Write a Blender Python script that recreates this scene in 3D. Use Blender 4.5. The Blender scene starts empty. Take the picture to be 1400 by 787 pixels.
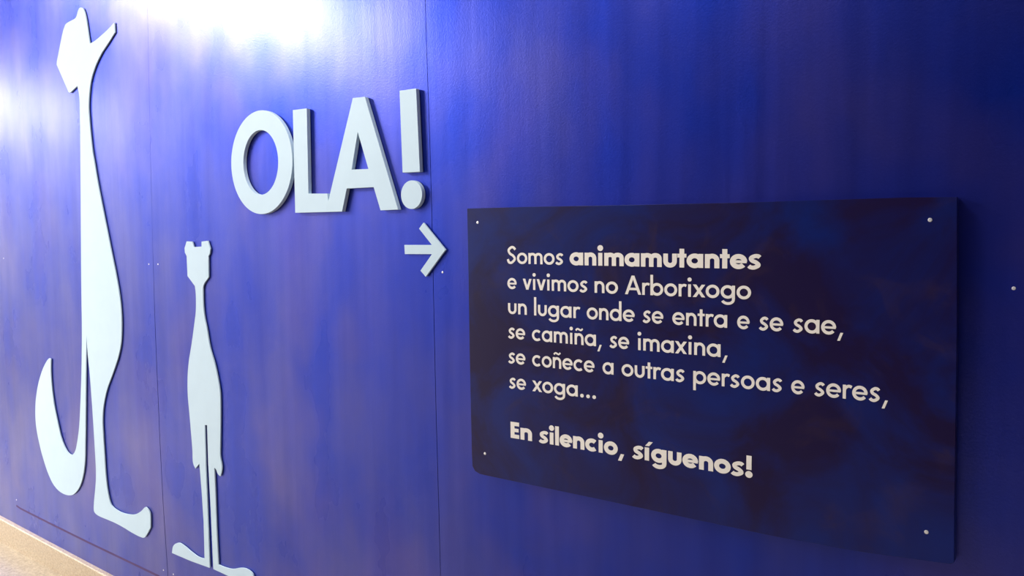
import bpy, bmesh, math, random
from mathutils import Vector, Matrix
from mathutils.geometry import tessellate_polygon
random.seed(4)
S = bpy.context.scene
C = S.collection

# ---------------------------------------------------------------- tuning values
EXPO = 0.27
ROOM = (-17.0, 5.0, -4.9, .012, 3.45)
BSPLIT = -5.6                          # unseen opposite wall: far part cream, near part made dark to darken reflections
LAMPS = (('fill_end', -15.5, -3.2, 3.40, .8, 1.7, 120, (.98, .98, 1)),  # added unseen fill, brightens the far end that the wall reflects
         ('lamp_far', -12.2, -3.2, 3.40, .8, 1.7, 250, (.98, .98, 1)),
         ('lamp_near', -5.5, -2.55, 3.40, .8, 1.8, 350, (1, .97, .92)),
         ('fill_wall', -1.7, -1.1, 3.40, .8, .8, 46, (1, .97, .93)),  # added overhead fill out of view, lifts the raised letters
         ('fill_right', 3.9, -3.2, 3.40, .8, 1.7, 85, (1, .95, .90)))  # added fill out of view, evens the light on the text board
BLUE_A = (.002, .035, .50); BLUE_B = (.003, .015, .37)
WARM = (.19, .11, .24); WARM_F = .24
METAL = .91; ROUGH = .34; COAT = 1.0; COAT_R = .21
NAVY_A = (.001, .011, .125); NAVY_B = (.006, .001, .038); NAVY_S = .38; NAVY_R = .27
PALE = (.52, .67, .78); VINYL = (.84, .80, .74); ROOMC = (.70, .70, .72)
# ---------------------------------------------------------------- camera
cd = bpy.data.cameras.new('camera'); cam = bpy.data.objects.new('camera', cd); C.objects.link(cam)
cd.sensor_fit = 'HORIZONTAL'; cd.sensor_width = 36.0; cd.lens = 1080.0 / 1400.0 * 36.0
cd.clip_start = 0.02; cd.clip_end = 100
right = Vector((0.79689, -0.60402 * -1, -0.01097)); fwd = Vector((-0.60339, 0.79490, -0.06363))
down_ = Vector((0.02972, -0.05732, -0.99791)); up = -down_
m = Matrix((right, up, -fwd)).transposed().to_4x4()
m.translation = Vector((0.0, -1.5, 1.46)); cam.matrix_world = m
S.camera = cam

# ---------------------------------------------------------------- world, lamps, exposure
w = bpy.data.worlds.new('world'); S.world = w; w.use_nodes = True
w.node_tree.nodes['Background'].inputs[0].default_value = (0.75, 0.82, 1.0, 1)
w.node_tree.nodes['Background'].inputs[1].default_value = 0.3
S.view_settings.view_transform = 'Standard'; S.view_settings.look = 'None'
S.view_settings.gamma = 1.0; S.view_settings.use_curve_mapping = False
S.view_settings.exposure = EXPO
# name, x, y, z, size x, size y, watts, colour
for n, x, y, z, sx, sy, e, col in LAMPS:
    ld = bpy.data.lights.new(n, 'AREA'); ld.shape = 'RECTANGLE'; ld.size = sx; ld.size_y = sy
    ld.energy = e; ld.color = col
    lo = bpy.data.objects.new(n, ld); C.objects.link(lo); lo.location = (x, y, z)

# ---------------------------------------------------------------- outlines on the wall, metres (x, z)
TALL = [(-3.2069,2.3668),(-3.1964,2.3643),(-3.186,2.3588),(-3.1745,2.3415),(-3.1658,2.3141),(-3.1589,2.2813),(-3.1527,2.2484),(-3.1462,2.2203),(-3.1373,2.2208),(-3.1276,2.2213),(-3.1172,2.2224),(-3.1014,2.2251),(-3.0844,2.2287),(-3.0671,2.2327),(-3.0548,2.2357),(-3.0422,2.2389),(-3.0296,2.2422),(-3.0171,2.2456),(-3.0051,2.2491),(-2.9937,2.2526),(-2.9825,2.2563),(-2.9716,2.26),(-2.9613,2.2635),(-2.9516,2.2667),(-2.9515,2.2305),(-2.9605,2.2253),(-2.9702,2.2196),(-2.9804,2.2136),(-2.9907,2.2076),(-3.0009,2.2019),(-3.011,2.1965),(-3.0213,2.1912),(-3.0316,2.186),(-3.0416,2.1806),(-3.0512,2.175),(-3.0602,2.1694),(-3.0688,2.1636),(-3.0772,2.1576),(-3.0852,2.1516),(-3.093,2.1454),(-3.1005,2.1391),(-3.1078,2.1326),(-3.1147,2.126),(-3.1213,2.1193),(-3.1275,2.1125),(-3.1333,2.1058),(-3.1387,2.0991),(-3.1437,2.0922),(-3.1483,2.0852),(-3.1526,2.0778),(-3.1568,2.0694),(-3.1605,2.0606),(-3.1637,2.0516),(-3.1666,2.0424),(-3.1694,2.0331),(-3.1721,2.0233),(-3.1745,2.0132),(-3.1767,2.003),(-3.1784,1.9929),(-3.1795,1.983),(-3.1799,1.9743),(-3.1798,1.9657),(-3.1793,1.9573),(-3.1787,1.9488),(-3.1782,1.9403),(-3.1777,1.9319),(-3.1773,1.9237),(-3.1767,1.9154),(-3.176,1.9066),(-3.1751,1.897),(-3.1734,1.881),(-3.1713,1.8627),(-3.1689,1.8437),(-3.1663,1.8257),(-3.1636,1.8103),(-3.1618,1.8022),(-3.16,1.7953),(-3.1581,1.7887),(-3.156,1.7818),(-3.1539,1.7739),(-3.1505,1.7603),(-3.1469,1.7452),(-3.1431,1.729),(-3.139,1.7124),(-3.1345,1.6957),(-3.129,1.6764),(-3.123,1.6565),(-3.1166,1.6363),(-3.1102,1.6159),(-3.1039,1.5958),(-3.0976,1.5759),(-3.0912,1.5559),(-3.0848,1.5359),(-3.0784,1.5163),(-3.0722,1.497),(-3.0666,1.4795),(-3.0611,1.4623),(-3.0557,1.4454),(-3.0503,1.4285),(-3.0449,1.4116),(-3.0393,1.3945),(-3.0337,1.3774),(-3.0281,1.3603),(-3.0227,1.3434),(-3.0178,1.3268),(-3.0134,1.3113),(-3.0092,1.2959),(-3.0053,1.2808),(-3.0019,1.2658),(-2.9991,1.2509),(-2.9969,1.2371),(-2.9952,1.2234),(-2.9939,1.2098),(-2.993,1.1964),(-2.9926,1.1831),(-2.9925,1.1709),(-2.9929,1.1588),(-2.9936,1.1468),(-2.9946,1.135),(-2.996,1.1233),(-2.9974,1.1127),(-2.999,1.1022),(-3.001,1.0918),(-3.0034,1.0814),(-3.0066,1.071),(-3.0104,1.0605),(-3.0147,1.0501),(-3.0196,1.0397),(-3.0252,1.029),(-3.0314,1.0179),(-3.0398,1.0046),(-3.0495,0.9907),(-3.0599,0.9764),(-3.0706,0.9622),(-3.081,0.9482),(-3.0912,0.935),(-3.1017,0.9219),(-3.1122,0.9089),(-3.1222,0.8958),(-3.1312,0.8827),(-3.1392,0.8696),(-3.1465,0.8565),(-3.1532,0.8434),(-3.1592,0.8304),(-3.1644,0.8176),(-3.1685,0.8059),(-3.1719,0.7945),(-3.1746,0.7832),(-3.1768,0.7717),(-3.1786,0.76),(-3.1799,0.7467),(-3.1804,0.7332),(-3.1804,0.7195),(-3.1802,0.7058),(-3.1799,0.6922),(-3.1796,0.6789),(-3.1791,0.6658),(-3.1784,0.6527),(-3.1776,0.6392),(-3.177,0.6252),(-3.1764,0.6079),(-3.1761,0.5896),(-3.1756,0.5711),(-3.1749,0.5528),(-3.1736,0.5356),(-3.1722,0.5213),(-3.1706,0.5074),(-3.1687,0.494),(-3.1663,0.4812),(-3.1634,0.4691),(-3.1605,0.4593),(-3.1573,0.4497),(-3.1538,0.4407),(-3.1499,0.4327),(-3.1458,0.4262),(-3.1419,0.4213),(-3.1378,0.4176),(-3.132,0.4144),(-3.1217,0.4109),(-3.109,0.4082),(-3.0952,0.4062),(-3.0792,0.4046),(-3.0621,0.4038),(-3.044,0.404),(-3.0225,0.4054),(-3.0001,0.4079),(-2.9797,0.4112),(-2.9668,0.414),(-2.955,0.4173),(-2.9435,0.4213),(-2.9309,0.4265),(-2.9185,0.4326),(-2.9066,0.4391),(-2.8943,0.4477),(-2.8826,0.4567),(-2.8731,0.4623),(-2.8684,0.463),(-2.864,0.4624),(-2.8561,0.4593),(-2.8476,0.4541),(-2.8414,0.448),(-2.8389,0.4414),(-2.8386,0.434),(-2.8389,0.4258),(-2.839,0.419),(-2.8395,0.4114),(-2.8403,0.4036),(-2.8411,0.396),(-2.8417,0.3891),(-2.8496,0.3802),(-2.8585,0.3699),(-2.8675,0.3596),(-2.8763,0.3506),(-2.884,0.3443),(-2.8904,0.3408),(-2.8973,0.3387),(-2.9075,0.3374),(-2.9195,0.3371),(-2.9322,0.3371),(-2.949,0.3376),(-2.967,0.3388),(-2.9855,0.3402),(-2.9978,0.3413),(-3.0103,0.3426),(-3.0231,0.3439),(-3.0359,0.3453),(-3.0489,0.3464),(-3.0618,0.3473),(-3.0748,0.3482),(-3.088,0.3489),(-3.1011,0.3495),(-3.1141,0.35),(-3.1333,0.3503),(-3.1524,0.3503),(-3.1716,0.3503),(-3.1917,0.3501),(-3.212,0.3498),(-3.2305,0.3499),(-3.2432,0.3503),(-3.2548,0.3509),(-3.2649,0.3522),(-3.2726,0.3541),(-3.2793,0.3565),(-3.2842,0.3595),(-3.2867,0.3626),(-3.2878,0.3663),(-3.2881,0.3709),(-3.2877,0.3782),(-3.2861,0.3873),(-3.2838,0.3974),(-3.2812,0.4076),(-3.2788,0.417),(-3.2755,0.4293),(-3.272,0.4411),(-3.2686,0.4533),(-3.2664,0.4617),(-3.2641,0.4703),(-3.2619,0.479),(-3.26,0.4878),(-3.2583,0.4966),(-3.2569,0.5059),(-3.2559,0.5151),(-3.255,0.5245),(-3.2544,0.5341),(-3.2539,0.5442),(-3.2536,0.5569),(-3.2537,0.57),(-3.2541,0.5836),(-3.2545,0.5979),(-3.2549,0.613),(-3.2555,0.634),(-3.2561,0.6568),(-3.2569,0.6804),(-3.2577,0.704),(-3.2585,0.7268),(-3.2594,0.7475),(-3.2602,0.768),(-3.2612,0.7883),(-3.2622,0.8085),(-3.2632,0.8287),(-3.2644,0.8492),(-3.2655,0.8699),(-3.2668,0.8905),(-3.2682,0.9106),(-3.2698,0.93),(-3.2716,0.9464),(-3.2736,0.9622),(-3.2757,0.9777),(-3.2776,0.9931),(-3.2792,1.0086),(-3.2803,1.0244),(-3.2811,1.0406),(-3.2818,1.0566),(-3.2824,1.0719),(-3.283,1.0861),(-3.2851,1.0698),(-3.2875,1.0523),(-3.2899,1.034),(-3.2923,1.0151),(-3.2948,0.996),(-3.2975,0.9739),(-3.3002,0.951),(-3.3029,0.9276),(-3.3057,0.904),(-3.3084,0.8807),(-3.311,0.8575),(-3.3136,0.8342),(-3.3162,0.811),(-3.3188,0.7876),(-3.3214,0.7643),(-3.3241,0.7406),(-3.3268,0.7168),(-3.3296,0.6929),(-3.3324,0.6695),(-3.3353,0.6467),(-3.3378,0.6267),(-3.3401,0.6069),(-3.3426,0.5876),(-3.3457,0.5689),(-3.3496,0.5512),(-3.3533,0.5378),(-3.3573,0.5251),(-3.3618,0.5128),(-3.367,0.5007),(-3.3731,0.4887),(-3.3791,0.478),(-3.3855,0.4673),(-3.3927,0.4569),(-3.4008,0.4468),(-3.41,0.437),(-3.4261,0.4228),(-3.4445,0.4092),(-3.4642,0.3983),(-3.481,0.3921),(-3.4988,0.3876),(-3.517,0.3844),(-3.5389,0.3825),(-3.5616,0.3823),(-3.5832,0.384),(-3.5973,0.3862),(-3.611,0.3892),(-3.6242,0.3931),(-3.6367,0.3977),(-3.6483,0.4029),(-3.6601,0.4095),(-3.6706,0.4171),(-3.6803,0.4254),(-3.6895,0.4344),(-3.6986,0.4438),(-3.7093,0.4558),(-3.7195,0.4689),(-3.7292,0.4826),(-3.7384,0.4966),(-3.747,0.5105),(-3.755,0.5242),(-3.7624,0.538),(-3.7693,0.552),(-3.7757,0.5661),(-3.7816,0.5804),(-3.787,0.5947),(-3.7921,0.609),(-3.7966,0.6236),(-3.8002,0.6382),(-3.8026,0.6531),(-3.8038,0.668),(-3.8041,0.683),(-3.8033,0.6982),(-3.8017,0.7135),(-3.7993,0.7288),(-3.7959,0.7444),(-3.7916,0.7603),(-3.7864,0.7761),(-3.7805,0.7917),(-3.7739,0.807),(-3.7672,0.8207),(-3.7599,0.8341),(-3.752,0.8474),(-3.7435,0.8603),(-3.7346,0.873),(-3.7259,0.8843),(-3.7169,0.8956),(-3.7074,0.9065),(-3.6975,0.9169),(-3.6869,0.9268),(-3.67,0.9414),(-3.6521,0.9551),(-3.6363,0.9628),(-3.6273,0.9629),(-3.6194,0.9617),(-3.6209,0.952),(-3.6226,0.9416),(-3.6243,0.9307),(-3.6258,0.9195),(-3.6266,0.9081),(-3.6269,0.8942),(-3.6267,0.8797),(-3.6259,0.865),(-3.6247,0.8501),(-3.6231,0.8355),(-3.6213,0.8211),(-3.619,0.8068),(-3.6163,0.7925),(-3.6132,0.7782),(-3.6096,0.7641),(-3.6054,0.75),(-3.6007,0.736),(-3.5955,0.722),(-3.5901,0.7083),(-3.5848,0.6947),(-3.5797,0.6816),(-3.5747,0.6686),(-3.5694,0.6557),(-3.5637,0.6434),(-3.5573,0.6318),(-3.5512,0.6222),(-3.5446,0.6129),(-3.5376,0.604),(-3.5303,0.596),(-3.5226,0.5889),(-3.5127,0.581),(-3.5023,0.5743),(-3.4906,0.5699),(-3.4805,0.5681),(-3.4699,0.5675),(-3.4598,0.5688),(-3.45,0.5731),(-3.4408,0.5797),(-3.4327,0.5872),(-3.4266,0.5944),(-3.4215,0.6025),(-3.4171,0.6112),(-3.4129,0.6205),(-3.4087,0.6299),(-3.4033,0.6425),(-3.3981,0.6558),(-3.3932,0.6696),(-3.3886,0.6838),(-3.3844,0.6981),(-3.3801,0.7142),(-3.3764,0.7308),(-3.373,0.7476),(-3.3698,0.7646),(-3.3665,0.7818),(-3.3629,0.8004),(-3.3593,0.8193),(-3.3559,0.8384),(-3.3526,0.8574),(-3.3495,0.8763),(-3.3465,0.8948),(-3.3438,0.9129),(-3.3411,0.9312),(-3.3385,0.9499),(-3.3359,0.9697),(-3.3326,0.9956),(-3.3291,1.0229),(-3.3258,1.0511),(-3.3227,1.0796),(-3.3199,1.1079),(-3.3175,1.1366),(-3.3157,1.1648),(-3.3139,1.1935),(-3.3121,1.2239),(-3.3098,1.257),(-3.3056,1.3102),(-3.3007,1.3695),(-3.2955,1.4315),(-3.2903,1.493),(-3.2855,1.5507),(-3.2814,1.6002),(-3.2774,1.6495),(-3.2735,1.6971),(-3.2699,1.7416),(-3.2667,1.7814),(-3.2647,1.8053),(-3.2629,1.827),(-3.2612,1.8473),(-3.2597,1.867),(-3.2582,1.8868),(-3.2569,1.9052),(-3.2556,1.9234),(-3.2544,1.9412),(-3.2534,1.9583),(-3.2527,1.9747),(-3.2521,1.9875),(-3.2515,1.9999),(-3.2512,2.0118),(-3.2514,2.0233),(-3.2524,2.0343),(-3.254,2.043),(-3.2563,2.0514),(-3.259,2.0595),(-3.2616,2.0673),(-3.2639,2.0746),(-3.3285,2.0552),(-3.342,2.0602),(-3.4341,2.1801),(-3.4308,2.193),(-3.4144,2.22),(-3.3967,2.2513),(-3.3786,2.282),(-3.3607,2.3075),(-3.3438,2.3231),(-3.3358,2.3264),(-3.3279,2.3278),(-3.3184,2.329),(-3.2981,2.3306),(-3.2746,2.3318),(-3.2567,2.334),(-3.2506,2.3364),(-3.2466,2.3393),(-3.2429,2.342),(-3.2366,2.3503),(-3.2296,2.3593),(-3.2217,2.3652),(-3.2146,2.3669)]
SMALL = [(-2.521,1.4593),(-2.4867,1.4584),(-2.478,1.44),(-2.431,1.4414),(-2.4299,1.458),(-2.3924,1.4607),(-2.38,1.4341),(-2.3849,1.4164),(-2.393,1.4102),(-2.3962,1.3396),(-2.4025,1.3344),(-2.4098,1.3288),(-2.4171,1.323),(-2.4236,1.317),(-2.4284,1.3111),(-2.4319,1.3019),(-2.4326,1.2926),(-2.4329,1.2826),(-2.4334,1.2741),(-2.4337,1.2649),(-2.4338,1.2555),(-2.4336,1.2461),(-2.4331,1.2371),(-2.4325,1.2293),(-2.4316,1.2217),(-2.4305,1.2143),(-2.4291,1.207),(-2.4276,1.1998),(-2.4259,1.1931),(-2.4239,1.1868),(-2.4218,1.1804),(-2.4196,1.1737),(-2.4175,1.1664),(-2.4146,1.155),(-2.4119,1.1422),(-2.4089,1.1289),(-2.4057,1.1157),(-2.4019,1.1032),(-2.3977,1.0926),(-2.3929,1.0825),(-2.3879,1.0725),(-2.383,1.0626),(-2.3787,1.0525),(-2.3748,1.0423),(-2.3713,1.0319),(-2.3679,1.0216),(-2.3649,1.0114),(-2.3621,1.0013),(-2.3598,0.9923),(-2.3576,0.9833),(-2.3556,0.9744),(-2.354,0.9657),(-2.3529,0.9573),(-2.3523,0.9502),(-2.3521,0.9434),(-2.3521,0.9367),(-2.3522,0.9297),(-2.3524,0.9223),(-2.3527,0.9126),(-2.3532,0.9024),(-2.3538,0.8917),(-2.3544,0.8806),(-2.3552,0.8691),(-2.3562,0.8542),(-2.3575,0.8381),(-2.3588,0.8217),(-2.3601,0.8055),(-2.3612,0.7904),(-2.3622,0.7784),(-2.3634,0.7665),(-2.3644,0.7551),(-2.3649,0.7446),(-2.3645,0.7353),(-2.3625,0.7269),(-2.3597,0.7198),(-2.3577,0.7127),(-2.357,0.7063),(-2.3568,0.6999),(-2.3576,0.6933),(-2.3601,0.6854),(-2.3638,0.6772),(-2.3672,0.6696),(-2.372,0.671),(-2.3773,0.6726),(-2.3819,0.6748),(-2.386,0.6792),(-2.389,0.6847),(-2.3918,0.6897),(-2.4024,0.6934),(-2.4022,0.677),(-2.4019,0.6596),(-2.4015,0.6413),(-2.4013,0.6222),(-2.401,0.6025),(-2.401,0.5769),(-2.4011,0.5497),(-2.4012,0.5216),(-2.4012,0.4937),(-2.401,0.4671),(-2.4006,0.444),(-2.4,0.421),(-2.3993,0.3987),(-2.3987,0.3773),(-2.3981,0.3572),(-2.3877,0.3572),(-2.3763,0.3571),(-2.3643,0.3575),(-2.3493,0.3582),(-2.3333,0.3595),(-2.3173,0.3621),(-2.3014,0.3669),(-2.2855,0.3729),(-2.2707,0.3778),(-2.2593,0.3805),(-2.2487,0.3825),(-2.2385,0.3833),(-2.2268,0.3828),(-2.2156,0.381),(-2.207,0.3782),(-2.2029,0.3757),(-2.2002,0.3726),(-2.1987,0.3688),(-2.198,0.3633),(-2.1989,0.3569),(-2.2025,0.3507),(-2.2113,0.3436),(-2.224,0.3368),(-2.2377,0.3317),(-2.2485,0.3298),(-2.26,0.3296),(-2.2722,0.3303),(-2.2852,0.3312),(-2.2993,0.3318),(-2.3225,0.3321),(-2.349,0.3325),(-2.3769,0.333),(-2.4045,0.3335),(-2.4298,0.3339),(-2.4325,0.5406),(-2.4376,0.6994),(-2.4362,0.8348),(-2.4509,0.8328),(-2.4533,0.6968),(-2.4523,0.5366),(-2.4521,0.3328),(-2.5707,0.3279),(-2.6949,0.3276),(-2.6931,0.3356),(-2.691,0.3443),(-2.6872,0.3523),(-2.6827,0.3578),(-2.6771,0.3629),(-2.6704,0.3674),(-2.6618,0.3716),(-2.652,0.3751),(-2.6424,0.3773),(-2.6323,0.3775),(-2.6225,0.376),(-2.6122,0.3741),(-2.6039,0.3724),(-2.5953,0.3703),(-2.5865,0.3679),(-2.5775,0.3656),(-2.5684,0.3635),(-2.5584,0.3614),(-2.5482,0.3592),(-2.5379,0.3571),(-2.5277,0.3556),(-2.5178,0.3547),(-2.5053,0.3551),(-2.4931,0.3564),(-2.482,0.3576),(-2.4795,0.4821),(-2.4841,0.5866),(-2.4903,0.6664),(-2.4931,0.6927),(-2.5188,0.6698),(-2.5234,0.675),(-2.5285,0.6808),(-2.5323,0.6878),(-2.5339,0.6951),(-2.5342,0.7035),(-2.5339,0.7127),(-2.5335,0.7225),(-2.5335,0.7324),(-2.5343,0.7458),(-2.5353,0.7603),(-2.5365,0.7752),(-2.5377,0.7901),(-2.5389,0.8046),(-2.54,0.8177),(-2.5412,0.8307),(-2.5424,0.8435),(-2.5436,0.8561),(-2.5448,0.8686),(-2.5459,0.8801),(-2.5472,0.8914),(-2.5483,0.9026),(-2.5493,0.9137),(-2.5498,0.9247),(-2.55,0.9348),(-2.55,0.9446),(-2.5498,0.9544),(-2.5492,0.9644),(-2.5483,0.9748),(-2.5469,0.987),(-2.5451,0.9996),(-2.5429,1.0124),(-2.5402,1.0255),(-2.537,1.0386),(-2.5329,1.0527),(-2.528,1.0671),(-2.5227,1.0815),(-2.5174,1.096),(-2.5125,1.1103),(-2.5079,1.1248),(-2.5033,1.1397),(-2.4989,1.1544),(-2.4948,1.1683),(-2.4911,1.1811),(-2.4886,1.1894),(-2.4862,1.1969),(-2.484,1.2042),(-2.4821,1.2116),(-2.4804,1.2197),(-2.4788,1.2315),(-2.4775,1.2445),(-2.4767,1.2577),(-2.4763,1.2703),(-2.4764,1.2811),(-2.4773,1.2909),(-2.4787,1.2995),(-2.4801,1.3074),(-2.5235,1.3408),(-2.5244,1.4096),(-2.5346,1.421),(-2.5354,1.4363)]
O_OUT = [-2.079,1.6971,0.1539,0.1568]
O_IN = [-2.0804,1.6972,0.0877,0.0979]
L_ = [(-1.9164,1.838),(-1.8531,1.8365),(-1.856,1.5934),(-1.7719,1.5899),(-1.7697,1.5676),(-1.7809,1.5384),(-1.9187,1.5399)]
A_ = [(-1.657,1.8434),(-1.6091,1.8411),(-1.4922,1.5366),(-1.5582,1.5366),(-1.5828,1.5993),(-1.6904,1.6005),(-1.7121,1.5377),(-1.7809,1.5384),(-1.7697,1.5676)]
A_HOLE = [(-1.6406,1.751),(-1.6017,1.6487),(-1.6685,1.6508)]
BAR = [(-1.4785,1.8416),(-1.4192,1.8404),(-1.411,1.6297),(-1.4732,1.6309)]
DOT = [-1.4427,1.5731,0.0377,0.0366]
ARROW = [(-1.3347,1.4311),(-1.4089,1.5008),(-1.4248,1.4858),(-1.3809,1.4435),(-1.4792,1.4438),(-1.478,1.4197),(-1.3814,1.42),(-1.4228,1.3772),(-1.4043,1.3617)]
SIGN = [(-1.2484,1.5314),(-1.2472,1.3627),(-1.247,1.1831),(-1.2447,0.9284),(-1.243,0.8975),(-1.2349,0.8869),(-1.2198,0.882),(-1.2013,0.8818),(-0.9165,0.8847),(-0.6768,0.8867),(-0.4928,0.8883),(-0.3437,0.8943),(-0.1987,0.9067),(-0.1941,0.9103),(-0.1957,0.996),(-0.1968,1.1193),(-0.1987,1.3018),(-0.2015,1.4456),(-0.2034,1.5179),(-0.2772,1.5201),(-0.5837,1.5218),(-0.8053,1.5249),(-1.0697,1.5297)]
SIGN_SCREWS = [(-1.2159,1.4971),(-0.2416,1.4816),(-1.2027,0.9356),(-0.2364,0.9534)]
WORDS = [('Somos',0,0,-1.1269,-0.9707,1.3998,1.3984),('animamutantes',1,0,-0.9533,-0.5253,1.3982,1.3954),('e',0,1,-1.1273,-1.1003,1.3406,1.3404),('vivimos',0,1,-1.0825,-0.908,1.3402,1.339),('no',0,1,-0.8895,-0.8319,1.3389,1.3386),('Arborixogo',0,1,-0.815,-0.5436,1.3385,1.3379),('un',0,2,-1.1262,-1.0719,1.2819,1.2816),('lugar',0,2,-1.0511,-0.9272,1.2815,1.2811),('onde',0,2,-0.9097,-0.7921,1.281,1.2807),('se',0,2,-0.7726,-0.7262,1.2807,1.2806),('entra',0,2,-0.7063,-0.5904,1.2806,1.2805),('e',0,2,-0.5705,-0.5458,1.2804,1.2804),('se',0,2,-0.527,-0.4819,1.2804,1.2804),('sae,',0,2,-0.4636,-0.3756,1.2804,1.2805),('se',0,3,-1.126,-1.0771,1.2238,1.2234),('camiña,',0,3,-1.0576,-0.872,1.2233,1.2224),('se',0,3,-0.8519,-0.8051,1.2223,1.2222),('imaxina,',0,3,-0.7856,-0.589,1.2222,1.2223),('se',0,4,-1.1263,-1.0772,1.1648,1.1647),('coñece',0,4,-1.0577,-0.8904,1.1646,1.1643),('a',0,4,-0.8703,-0.8431,1.1643,1.1644),('outras',0,4,-0.8235,-0.6797,1.1644,1.1647),('persoas',0,4,-0.6604,-0.4835,1.1648,1.1659),('e',0,4,-0.4662,-0.4418,1.166,1.1662),('seres,',0,4,-0.4235,-0.3002,1.1664,1.1676),('se',0,5,-1.1248,-1.0763,1.1051,1.1054),('xoga...',0,5,-1.0583,-0.8871,1.1055,1.1066),('En',1,6,-1.1229,-1.0603,0.9867,0.9874),('silencio,',1,6,-1.0395,-0.8175,0.9877,0.9901),('síguenos!',1,6,-0.7968,-0.5384,0.9903,0.993)]

# ---------------------------------------------------------------- materials
def new_mat(name):
    mt = bpy.data.materials.new(name); mt.use_nodes = True
    return mt, mt.node_tree.nodes, mt.node_tree.links, mt.node_tree.nodes['Principled BSDF']

def tex(n, l, scale, detail=4, rough=.55, st=(1, 1, 1), dist=0.0, off=(0, 0, 0)):
    tc = n.new('ShaderNodeTexCoord'); mp = n.new('ShaderNodeMapping'); t = n.new('ShaderNodeTexNoise')
    mp.inputs['Scale'].default_value = st; mp.inputs['Location'].default_value = off
    l.new(tc.outputs['Object'], mp.inputs[0]); l.new(mp.outputs[0], t.inputs['Vector'])
    t.inputs['Scale'].default_value = scale; t.inputs['Detail'].default_value = detail
    t.inputs['Roughness'].default_value = rough; t.inputs['Distortion'].default_value = dist
    return t.outputs[0]

def ramp(n, l, src, stops):
    r = n.new('ShaderNodeValToRGB'); l.new(src, r.inputs[0]); e = r.color_ramp.elements
    while len(e) < len(stops): e.new(0.5)
    for q, (p, c) in zip(e, stops):
        q.position = p; q.color = (c, c, c, 1) if isinstance(c, (int, float)) else (*c, 1)
    return r.outputs[0]

def mix(n, l, fac, a, b, mode='MIX'):
    x = n.new('ShaderNodeMix'); x.data_type = 'RGBA'; x.blend_type = mode
    for s, v in ((0, fac), (6, a), (7, b)):
        if isinstance(v, bpy.types.NodeSocket): l.new(v, x.inputs[s])
        else: x.inputs[s].default_value = v if s == 0 else (*v, 1)
    return x.outputs[2]

def math_(n, l, op, a, b):
    x = n.new('ShaderNodeMath'); x.operation = op
    for i, v in enumerate((a, b)):
        if isinstance(v, bpy.types.NodeSocket): l.new(v, x.inputs[i])
        else: x.inputs[i].default_value = v
    return x.outputs[0]

def bump(n, l, bs, src, strength, dist, normal='Normal'):
    b = n.new('ShaderNodeBump'); b.inputs['Strength'].default_value = strength
    b.inputs['Distance'].default_value = dist
    l.new(src, b.inputs['Height']); l.new(b.outputs[0], bs.inputs[normal])
    return b

def stained_wood():
    mt, n, l, b = new_mat('blue_stained_plywood')
    cloud = tex(n, l, 4.2, 4, .5, (1, 1, .6), .0)                     # uneven coat of stain
    grain = tex(n, l, 1.0, 5, .55, (20, 10, 1.1), .08, (3, 0, 1))         # long upright grain
    fine = tex(n, l, 260, 2, .6)
    base = mix(n, l, ramp(n, l, cloud, [(.30, 0), (.72, 1)]), BLUE_A, BLUE_B)
    warm = tex(n, l, 2.2, 3, .5, (1, 1, .8), .3, (5.3, 0, 2.1))
    base = mix(n, l, ramp(n, l, warm, [(.50, 0), (.70, WARM_F)]), base, WARM)
    base = mix(n, l, ramp(n, l, grain, [(.35, .13), (.62, 0)]), base, (.006, .004, .12))
    l.new(base, b.inputs['Base Color'])
    b.inputs['Metallic'].default_value = METAL
    rg = math_(n, l, 'ADD', math_(n, l, 'MULTIPLY', grain, .10), ROUGH)
    l.new(rg, b.inputs['Roughness'])
    b.inputs['Coat Weight'].default_value = COAT
    wt = math_(n, l, 'MULTIPLY', ramp(n, l, cloud, [(.34, .42), (.66, 1)]), ramp(n, l, grain, [(.3, .82), (.65, 1)]))
    l.new(math_(n, l, 'MULTIPLY', wt, COAT), b.inputs['Coat Weight'])
    cr = math_(n, l, 'ADD', math_(n, l, 'MULTIPLY', cloud, .16), COAT_R)
    l.new(cr, b.inputs['Coat Roughness'])
    b.inputs['Coat IOR'].default_value = 1.62
    b.inputs['Coat Tint'].default_value = (1, 1, 1, 1)
    h = math_(n, l, 'ADD', math_(n, l, 'MULTIPLY', grain, .8), math_(n, l, 'MULTIPLY', fine, .45))
    bb = bump(n, l, b, h, .35, .0012); l.new(bb.outputs[0], b.inputs['Coat Normal'])
    return mt

def paint(name, col, rough=.5, var=.04, spec=.4):
    mt, n, l, b = new_mat(name)
    t = tex(n, l, 14, 4)
    c = mix(n, l, ramp(n, l, t, [(.35, 0), (.65, 1)]), tuple(v * (1 - var) for v in col), col)
    l.new(c, b.inputs['Base Color']); b.inputs['Roughness'].default_value = rough
    b.inputs['Specular IOR Level'].default_value = spec
    bump(n, l, b, tex(n, l, 320, 2), .08, .0004)
    return mt

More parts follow.
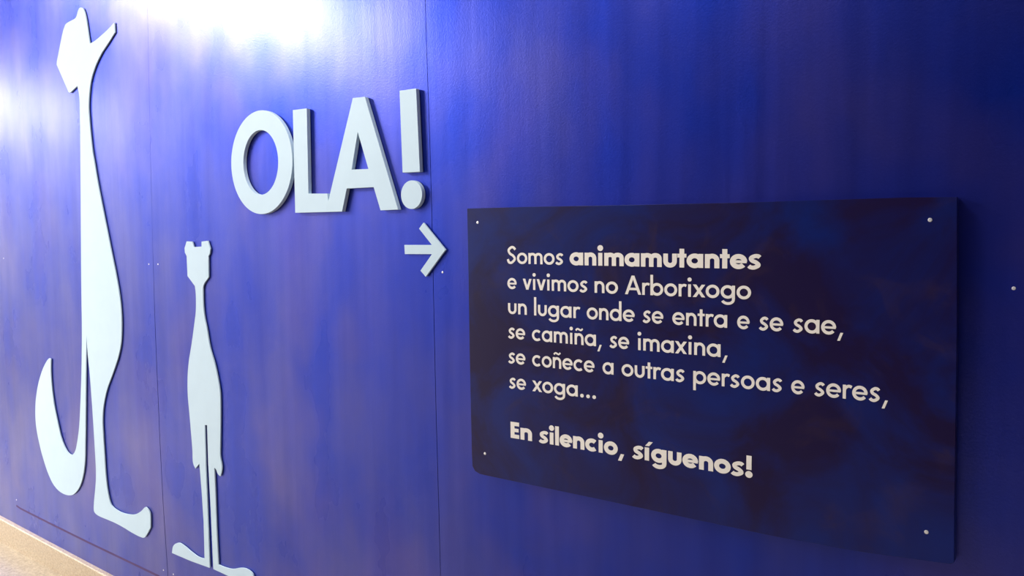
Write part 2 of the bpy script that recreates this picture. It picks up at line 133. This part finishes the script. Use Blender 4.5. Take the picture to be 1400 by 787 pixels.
def navy_board():
    mt, n, l, b = new_mat('navy_printed_board')
    c1 = tex(n, l, 4.2, 5, .6, (1, 1, 1), 1.0, (1, 0, 4)); c2 = tex(n, l, 5.5, 5, .65, (1, 1, 1), 1.4, (7, 0, 2))
    base = mix(n, l, ramp(n, l, c1, [(.38, 0), (.62, 1)]), NAVY_A, NAVY_B)
    base = mix(n, l, ramp(n, l, c2, [(.56, 0), (.75, .4)]), base, (.05, .024, .028))
    l.new(base, b.inputs['Base Color'])
    b.inputs['Roughness'].default_value = .42
    l.new(math_(n, l, 'ADD', math_(n, l, 'MULTIPLY', c1, .15), NAVY_R), b.inputs['Roughness'])
    b.inputs['Specular IOR Level'].default_value = NAVY_S
    bump(n, l, b, tex(n, l, 300, 2), .12, .0005)
    return mt

def granite(name, light, dark, rust, sc, rough=.35):
    mt, n, l, b = new_mat(name)
    a = tex(n, l, sc, 6, .75); v = tex(n, l, sc * 2.7, 3, .7, (1, 1, 1), 0, (9, 3, 1)); big = tex(n, l, sc * .12, 3)
    c = mix(n, l, ramp(n, l, a, [(.42, 0), (.6, 1)]), rust, light)
    c = mix(n, l, ramp(n, l, v, [(.34, .85), (.45, 0)]), c, dark)
    c = mix(n, l, ramp(n, l, big, [(.35, .15), (.65, 0)]), c, rust)
    l.new(c, b.inputs['Base Color']); b.inputs['Roughness'].default_value = rough
    bump(n, l, b, a, .05, .0005)
    return mt

def steel():
    mt, n, l, b = new_mat('zinc_screw'); b.inputs['Base Color'].default_value = (.82, .82, .84, 1)
    b.inputs['Metallic'].default_value = .6; b.inputs['Roughness'].default_value = .45
    t = tex(n, l, 900, 2); bump(n, l, b, t, .2, .0002); return mt

M = dict(wood=stained_wood(), board=navy_board(), steel=steel(),
         edge=paint('maroon_shadow', (.085, .045, .16), .6, .1, .3),  # shadow colour for the strip painted under the sheets
         pale=paint('pale_ice_blue_paint', PALE, .55, .03, .35),
         vinyl=paint('off_white_vinyl', VINYL, .55, .03, .3),
         cream=paint('cream_wall_paint', ROOMC, .8, .05, .2),
         deep=paint('deep_blue_wall_paint', (.007, .007, .055), .6, .1, .2),  # unseen walls kept dark so the right-hand reflections stay dark
         white=paint('white_ceiling_paint', (.78, .78, .76), .9, .04, .2),
         skirt=granite('pale_granite', (.60, .50, .36), (.16, .13, .11), (.44, .33, .21), 95),
         floor=granite('speckled_terrazzo', (.50, .42, .30), (.12, .11, .11), (.34, .27, .19), 60, .3))

# ---------------------------------------------------------------- helpers
def tag(o, label=None, cat=None, group=None, kind=None):
    for k, v in (('label', label), ('category', cat), ('group', group), ('kind', kind)):
        if v: o[k] = v
    return o

def obj(name, bm, mt, parent=None, loc=(0, 0, 0)):
    """link bm (world coordinates) as one mesh whose origin is loc"""
    loc = Vector(loc)
    bmesh.ops.translate(bm, verts=bm.verts, vec=-loc)
    me = bpy.data.meshes.new(name); bm.to_mesh(me); bm.free(); me.materials.append(mt)
    o = bpy.data.objects.new(name, me); C.objects.link(o)
    if parent:
        o.parent = parent; o.location = loc - parent.location
    else: o.location = loc
    return o

def empty(name, loc):
    o = bpy.data.objects.new(name, None); C.objects.link(o); o.location = loc
    o.empty_display_size = .05
    return o

def prism(bm, outer, holes, yb, yf):
    """upright board: outline in X,Z; back at y = yb, front at y = yf (yf < yb)"""
    loops = [[Vector((x, z, 0)) for x, z in L] for L in [outer] + list(holes)]
    tris = tessellate_polygon(loops); flat = [v for L in loops for v in L]
    F = [bm.verts.new((v.x, yf, v.y)) for v in flat]; B = [bm.verts.new((v.x, yb, v.y)) for v in flat]
    for t in tris:
        for V in (F, B):
            try: bm.faces.new([V[i] for i in t])
            except ValueError: pass
    k = 0
    for L in loops:
        n = len(L)
        for i in range(n):
            a, b = k + i, k + (i + 1) % n
            bm.faces.new((F[a], F[b], B[b], B[a]))
        k += n
    bmesh.ops.recalc_face_normals(bm, faces=bm.faces)
    return bm

def box(bm, a, b):
    r = bmesh.ops.create_cube(bm, size=1)
    for v in r['verts']:
        v.co = Vector([(a[i] + b[i]) / 2 + v.co[i] * (b[i] - a[i]) for i in range(3)])
    return bm

def bevel(o, w, seg=1):
    md = o.modifiers.new('bevel', 'BEVEL'); md.width = w; md.segments = seg
    md.limit_method = 'ANGLE'; md.angle_limit = math.radians(50)
    return o

def ellipse(e, n=96): return [(e[0] + e[2] * math.cos(2 * math.pi * i / n), e[1] + e[3] * math.sin(2 * math.pi * i / n)) for i in range(n)]

def screw_bm(x, z, y, r=.0030, depth=.0008):
    """countersunk cross-head screw, its head proud of the face at y"""
    bm = bmesh.new(); rings = [(r, 0), (r * .92, depth * .7), (r * .6, depth), (r * .22, depth), (r * .12, depth * .35)]
    n = 16; vs = []
    for rr, d in rings:
        vs.append([bm.verts.new((x + rr * math.cos(2 * math.pi * i / n), y - d, z + rr * math.sin(2 * math.pi * i / n))) for i in range(n)])
    for a, b in zip(vs, vs[1:]):
        for i in range(n): bm.faces.new((a[i], a[(i + 1) % n], b[(i + 1) % n], b[i]))
    bm.faces.new(vs[-1])
    bmesh.ops.recalc_face_normals(bm, faces=bm.faces)
    return bm

# ---------------------------------------------------------------- the setting
X0, X1, Y0, ZF, ZC = ROOM            # room extents; the blue wall stands at y = 0
SKY = -.020                           # front of the granite skirting
wall = obj('wall_front', box(bmesh.new(), (X0, 0, ZF), (X1, .15, ZC)), M['wood']); tag(wall, kind='structure')
tag(obj('floor', box(bmesh.new(), (X0, Y0, ZF - .1), (X1, .15, ZF)), M['floor']), kind='structure')
tag(obj('ceiling', box(bmesh.new(), (X0, Y0, ZC), (X1, .15, ZC + .1)), M['white']), kind='structure')
tag(obj('wall_back', box(bmesh.new(), (X0, Y0 - .1, ZF), (BSPLIT, Y0, ZC)), M['cream']), kind='structure')
tag(obj('wall_back', box(bmesh.new(), (BSPLIT, Y0 - .1, ZF), (X1, Y0, ZC)), M['deep']), kind='structure')
tag(obj('wall_left', box(bmesh.new(), (X0 - .1, Y0, ZF), (X0, .15, ZC)), M['cream']), kind='structure')
tag(obj('wall_right', box(bmesh.new(), (X1, Y0, ZF), (X1 + .1, .15, ZC)), M['deep']), kind='structure')
sk = bmesh.new()                      # skirting with a slightly eased top edge
prof = [(0, ZF), (0, 1.0), (-.0165, 1.0), (-.020, .965), (-.020, ZF)]
top = lambda x: .1135 + max(0, min(1, (-3.2 - x) / 1.1)) * .015
xs = [X0, -4.6, -4.3, -3.8, -3.4, -3.17, -2, X1]; rows = []
for x in xs: rows.append([sk.verts.new((x, y, z if z == ZF else top(x) - (1 - z) * .12)) for y, z in prof])
for a, b in zip(rows, rows[1:]):
    for i in range(len(prof)): sk.faces.new((a[i], a[(i + 1) % 5], b[(i + 1) % 5], b[i]))
sk.faces.new(rows[0]); sk.faces.new(rows[-1]); bmesh.ops.recalc_face_normals(sk, faces=sk.faces)
tag(obj('baseboard_front', sk, M['skirt']), kind='structure')

# stained plywood sheets screwed to the wall; they are pieces of the wall
PF = -.010                            # front face of the sheets
g = .0006
SEAM0 = [(-4.005, 2.70), (-4.0181, 2.5472), (-4.074, 1.7358), (-4.1078, 1.2777), (-4.122, .8329), (-4.123, .5473), (-4.110, .262)]
SEAM1 = [(-2.715, 2.70), (-2.7254, 2.3316), (-2.7413, 1.9017), (-2.7548, 1.4785), (-2.7600, 1.1454), (-2.7585, .7375), (-2.7535, .5), (-2.7397, .2282), (-2.7385, .2066)]
SEAM2 = [(-1.397, 2.70), (-1.3957, 2.0769), (-1.3925, 1.9045), (-1.3881, 1.7118), (-1.3854, 1.5268), (-1.3842, 1.321), (-1.3838, 1.1943), (-1.3826, 1.0151), (-1.3787, .747), (-1.376, .5), (-1.372, .2066)]
SEAM3 = [(-.030, 2.70), (-.030, .2066)]
SEAM4 = [(1.33, 2.70), (1.33, .2066)]
A_BOT = [(-4.105, .243), (-4.094, .2295), (-4.078, .2215), (-4.0333, .2166), (-3.7107, .2115), (-3.3681, .208), (-2.80, .2066)]
sh = lambda L, d: [(x + d, z) for x, z in L]
up_ = lambda L: L[::-1]
panels = []
bmA = bmesh.new(); prism(bmA, SEAM0 + A_BOT + up_([(x + (.0003 if z > 1.2 else -.0018), z) for x, z in SEAM1]), [], -.0002, PF); panels.append(obj('plywood_panel', bmA, M['wood'], wall))
for a, b in ((SEAM1, SEAM2), (SEAM2, SEAM3), (SEAM3, SEAM4)):
    bm = bmesh.new(); prism(bm, sh(a, g) + up_(sh(b, -g)), [], -.0002, PF)
    panels.append(obj('plywood_panel', bm, M['wood'], wall))
for p in panels: bevel(p, .0004)
# maroon strip painted in as the shadow line under the sheets
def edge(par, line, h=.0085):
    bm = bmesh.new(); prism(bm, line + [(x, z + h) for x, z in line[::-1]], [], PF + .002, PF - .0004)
    obj('shadow_strip', bm, M['edge'], par)['label'] = 'maroon strip painted as the shadow line under the sheet'
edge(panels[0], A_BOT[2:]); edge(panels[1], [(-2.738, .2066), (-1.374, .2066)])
for k, x, z in ((0, -4.0769, 1.3901), (0, -2.7869, 1.378), (1, -2.7237, 1.3787), (2, -1.3519, 1.3742), (2, -.1229, 1.3702),
                (0, -4.0737, .2541), (0, -2.7702, .2427), (1, -2.702, .2444)):
    obj('screw', screw_bm(x, z, PF), M['steel'], panels[k], (x, PF, z))

# ---------------------------------------------------------------- cut-out figures
BK = PF - .002                         # boards stand 2 mm off the plywood on pads
def cutout(name, outer, holes, thick, label, cat, group=None, back=BK, bev=.0008, base=None):
    bm = bmesh.new(); prism(bm, outer, holes, back, PF - thick)
    xs = [p[0] for p in outer]; zs = [p[1] for p in outer]
    o = obj(name, bm, M['pale'], None, base or ((min(xs) + max(xs)) / 2, back, min(zs)))
    if bev: bevel(o, bev)
    return tag(o, label, cat, group)
cutout('cutout_figure', TALL, [], .006, 'tall pale blue flat cut-out figure with pointed ears and curled tail', 'silhouette')
cutout('cutout_figure', SMALL, [], .006, 'small pale blue flat cut-out figure with square ears and splayed feet', 'silhouette')

# ---------------------------------------------------------------- raised greeting OLA!
LT = .014
cutout('letter', ellipse(O_OUT), [ellipse(O_IN, 80)], LT, 'thick pale blue raised letter O, a round ring, first of the big greeting', 'letter')
e = empty('joined_letters', (-1.66, PF, L_[-1][1]))
tag(e, 'thick pale blue raised letters L and A, joined at the foot', 'letters')
for outl, holes, lb in ((L_, [], 'letter L'), (A_, [A_HOLE], 'letter A')):
    bm = bmesh.new(); prism(bm, outl, holes, BK, PF - LT)
    o = bevel(obj('letter', bm, M['pale'], e, (sum(p[0] for p in outl) / len(outl), PF, min(p[1] for p in outl))), .0001)
    o['label'] = lb
e = empty('exclamation_mark', (DOT[0], PF, DOT[1] - DOT[3]))
tag(e, 'thick pale blue raised exclamation mark with a round dot', 'punctuation mark')
bm = bmesh.new(); prism(bm, BAR, [], BK, PF - LT); bevel(obj('bar', bm, M['pale'], e, (BAR[3][0], PF, BAR[3][1])), .0008)
bm = bmesh.new(); prism(bm, ellipse(DOT, 64), [], BK, PF - LT); bevel(obj('dot', bm, M['pale'], e, (DOT[0], PF, DOT[1] - DOT[3])), .0008)
cutout('arrow', ARROW, [], .007, 'small pale blue raised arrow pointing right, under the exclamation mark', 'arrow', bev=.0005)

# ---------------------------------------------------------------- dark text board
SF = PF - .022                         # front face of the board
sx = sum(p[0] for p in SIGN) / len(SIGN)
sign = empty('text_board', (sx, PF, min(p[1] for p in SIGN)))
tag(sign, 'dark navy rectangular board with off-white lettering and four corner screws', 'sign')
bm = bmesh.new(); prism(bm, SIGN, [], BK, SF)
bevel(obj('board', bm, M['board'], sign, sign.location), .0015, 2)
for x, z in SIGN_SCREWS: obj('screw', screw_bm(x, z, SF, .0035), M['steel'], sign, (x, SF, z))

# lettering: every glyph is drawn with strokes in units of the x-height
def cat_rom(pts, n=7):
    P = [Vector(p) for p in pts]; P = [P[0] * 2 - P[1]] + P + [P[-1] * 2 - P[-2]]; out = []
    for i in range(1, len(P) - 2):
        for k in range(n):
            t = k / n; a, b, c, d = P[i - 1:i + 3]
            out.append(.5 * ((2 * b) + (c - a) * t + (2 * a - 5 * b + 4 * c - d) * t * t + (3 * b - a - 3 * c + d) * t ** 3))
    return out + [P[-2]]

def arc(cx, cy, rx, ry, a0, a1, n=20):
    return [Vector((cx + rx * math.cos(math.radians(a0 + (a1 - a0) * i / n)), cy + ry * math.sin(math.radians(a0 + (a1 - a0) * i / n)))) for i in range(n + 1)]

def stroke(pts, w, closed=False):
    """ribbon of width w along pts -> list of convex quads"""
    pts = [Vector(p) for p in pts]; n = len(pts); L, R_ = [], []
    for i in range(n):
        if closed: a, b = pts[(i - 1) % n], pts[(i + 1) % n]
        else: a, b = pts[max(i - 1, 0)], pts[min(i + 1, n - 1)]
        d = (b - a).normalized(); nrm = Vector((-d.y, d.x))
        L.append(pts[i] + nrm * w / 2); R_.append(pts[i] - nrm * w / 2)
    m_ = n if closed else n - 1
    return [[L[i], R_[i], R_[(i + 1) % n], L[(i + 1) % n]] for i in range(m_)]

def rect(x0, y0, x1, y1): return [[Vector((x0, y0)), Vector((x1, y0)), Vector((x1, y1)), Vector((x0, y1))]]
def disc(cx, cy, r, n=20): return [[Vector((cx + r * math.cos(2 * math.pi * i / n), cy + r * math.sin(2 * math.pi * i / n))) for i in range(n)]]
def slant(xb, yb, xt, yt, w): return [[Vector((xb, yb)), Vector((xb + w, yb)), Vector((xt + w, yt)), Vector((xt, yt))]]

def glyph(ch, bold):
    """-> (polygons, ink width) in x-heights, ink starting at x = 0"""
    w = .335 if bold else .225; h = w / 2; ov = .025
    asc = 1.58 if bold else 1.68; cap = 1.40 if bold else 1.58
    ro = .56 if bold else .53                                     # half width of the round letters
    ry = .5 + ov - h
    def ringf(cx): return stroke(arc(cx, .5, ro - h, ry, 0, 360 - 9, 40), w, True)
    if ch == 'o': return ringf(ro), 2 * ro
    if ch in 'adgq':
        W = 2 * ro + (.03 if bold else .02); p = ringf(ro)
        if ch == 'a': p += rect(W - w, 0, W, 1)
        elif ch == 'd': p += rect(W - w, 0, W, asc)
        else:
            yb = -.08
            p += rect(W - w, yb, W, 1)
            rx = (W - h) - W * .5
            p += stroke(arc(W * .5, yb, rx, (.26 if bold else .32), 0, -158, 18), w * .92)
        return p, W
    if ch in 'bp':
        W = 2 * ro + .02; p = ringf(W - ro)
        p += rect(0, 0, w, asc) if ch == 'b' else rect(0, -.55, w, 1)
        return p, W
    if ch in 'nñu':
        W = .98 if bold else .88
        rx = W / 2 - h
        top_ = 1 + ov - h
        path = arc(W / 2, .56, rx, top_ - .56, 180, 0, 18) + [Vector((W - h, 0))]
        path = [Vector((h, .45))] + path
        p = rect(0, 0, w, 1) + stroke(path, w)
        if ch == 'u':
            p = [[Vector((W - q.x, 1 - q.y)) for q in poly] for poly in p]
            p = [q for q in p if q is not p[0]] + rect(0, .4, w, 1) + rect(W - w, .35, W, 1)
            # Futura-like u has two plain stems and a round foot
            p = stroke([Vector((h, 1)), Vector((h, .46))] + arc(W / 2, .44, rx, .44 + ov - h, 180, 360, 18) + [Vector((W - h, .46)), Vector((W - h, 1))], w)
        if ch == 'ñ':
            p += stroke(cat_rom([(W * .14, 1.25), (W * .32, 1.40), (W * .55, 1.33), (W * .72, 1.29), (W * .9, 1.43)], 5), .15)
        return p, W
    if ch == 'm':
        W = 1.55 if bold else 1.42; p = rect(0, 0, w, 1); half = (W - w) / 2
        for k in (0, 1):
            x0 = h + k * half; cx = x0 + half / 2
            p += stroke([Vector((x0, .45))] + arc(cx, .62, half / 2, 1 + ov - h - .62, 180, 0, 16) + [Vector((x0 + half, 0))], w)
        return p, W
    if ch == 'r':
        W = .62
        return rect(0, 0, w, 1) + stroke(cat_rom([(h, .5), (h + .05, .74), (.33, .89), (.47, .92), (W, .86)], 5), w * .9), W
    if ch == 'i': return rect((.04 if bold else .055), 0, (.04 if bold else .055) + w, 1) + disc((.04 if bold else .055) + h, 1.37 if bold else 1.38, .23 if bold else .165), w + (.08 if bold else .11)
    if ch == 'í': return rect(.0, 0, w, 1) + slant(.04, 1.12, .32, 1.46, .30), w + .1
    if ch == 'l': return rect(0, 0, w, asc), w
    if ch == '!': return rect(.05, .56, .05 + w, 1.55) + disc(.05 + h, .22, .24), w + .1
    if ch == 't':
        W = .64 if bold else .58
        return rect(W / 2 - h, 0, W / 2 + h, 1.36 if bold else 1.34) + rect(0, .72 if bold else .81, W, 1), W
    if ch == 's':
        W = .80 if bold else .70; ws = w * (.82 if bold else .95); k = ws / 2
        return stroke(cat_rom([(W - .07, .80), (W * .78, .92 - k * .25), (W * .52, 1 + ov - k), (k + .05, .76), (W * .30, .585), (W * .62, .455),
                               (W - k - .01, .27), (W * .5, -ov + k), (W * .2, .09 + k * .2), (.04, .21)], 5), ws), W
    if ch == 'S':
        W = .90; k = h
        return stroke(cat_rom([(W - .05, 1.30), (W * .72, 1.50), (W * .46, 1.58 - k + .03), (k + .04, 1.24), (W * .33, .92), (W * .68, .73),
                               (W - k, .42), (W * .52, k - .02), (W * .2, .12), (.06, .40)], 6), w), W
    if ch == 'e':
        W = 2 * ro; bt = .19 if bold else .165
        y = .5
        bar = rect(w * .6, y - bt * .55, W - .03, y + bt * .45)
        return stroke(arc(ro, .5, ro - h, ry, -2, 322, 36), w) + bar, W
    if ch == 'c': return stroke(arc(ro, .5, ro - h, ry, 46, 314, 30), w), ro * 1.78
    if ch == 'v': W = .92; return slant(0, 1, W / 2 - h * 1.0, 0, w * 1.1)[0:1] + slant(W - w * 1.1, 1, W / 2 - h * 1.2, 0, w * 1.1), W
    if ch == 'x': W = .98; q = w * 1.22; return slant(0, 0, W - q, 1, q) + slant(0, 1, W - q, 0, q), W
    if ch == 'A':
        W = 1.42; q = w * 1.1
        return slant(0, 0, W / 2 - q / 2, cap, q) + slant(W - q, 0, W / 2 - q / 2, cap, q) + rect(.32, .36, W - .32, .36 + w * .9), W
    if ch == 'E':
        W = .74; t = .33
        return rect(0, 0, w, cap) + rect(0, 0, W, t) + rect(0, cap - t, W, cap) + rect(0, cap / 2 - .15, W * .93, cap / 2 + .15), W
    if ch == ',': return slant(0, -.42 if not bold else -.38, .22, .16, .19 if not bold else .27), .42 if not bold else .5
    if ch == '.': return disc(.16, .14, .165), .33
    raise KeyError(ch)

def word_bm(bm, text, bold, x0, x1, z0, z1, xh):
    """set the word so that its ink runs exactly from x0 to x1 on a baseline z0-z1"""
    pen = 0; items = []
    for i, ch in enumerate(text):
        P_, W = glyph(ch, bold)
        if i:
            pv = text[i - 1]
            gap = .17 if not bold else .115
            if pv in 'oebp' or ch in 'oecdgqa': gap -= .05
            if pv in 'oebp' and ch in 'oecdgqa': gap -= .03
            if pv in 'vxrtA' or ch in 'vxt': gap -= .08
            if pv == 'c': gap -= .02
            if ch in ',': gap -= .04
            if ch == '.': gap += .06
            pen += max(gap, .02)
        items.append((P_, pen)); pen += W
    s = (x1 - x0) / pen
    for P_, px in items:
        for k, poly in enumerate(P_):                   # strokes lap over each other by microns, as cut vinyl does
            dy = k * 6e-6
            pts = []
            for q in poly:
                x = x0 + (px + q.x) * s; f = (x - x0) / (x1 - x0)
                pts.append((x, z0 + (z1 - z0) * f + q.y * xh))
            F = [bm.verts.new((x, SF - .0005 - dy, z)) for x, z in pts]; B = [bm.verts.new((x, SF + .0001, z)) for x, z in pts]
            bm.faces.new(F); n = len(pts)
            for i in range(n): bm.faces.new((F[i], F[(i + 1) % n], B[(i + 1) % n], B[i]))
    return bm

for text, bold, line, x0, x1, z0, z1 in WORDS:
    bm = bmesh.new(); word_bm(bm, text, bold, x0, x1, z0, z1, .0276 if bold else .0250)
    # front faces look into the room
    for f in bm.faces:
        f.normal_update()
        if len(f.verts) > 2 and abs(f.normal.y) > .9 and f.normal.y > 0: f.normal_flip()
    o = obj('lettering', bm, M['vinyl'], sign, (x0, SF, z0))
    if bold: o['label'] = 'bold off-white lettering reading ' + text
    else: o['label'] = 'off-white lettering reading ' + text
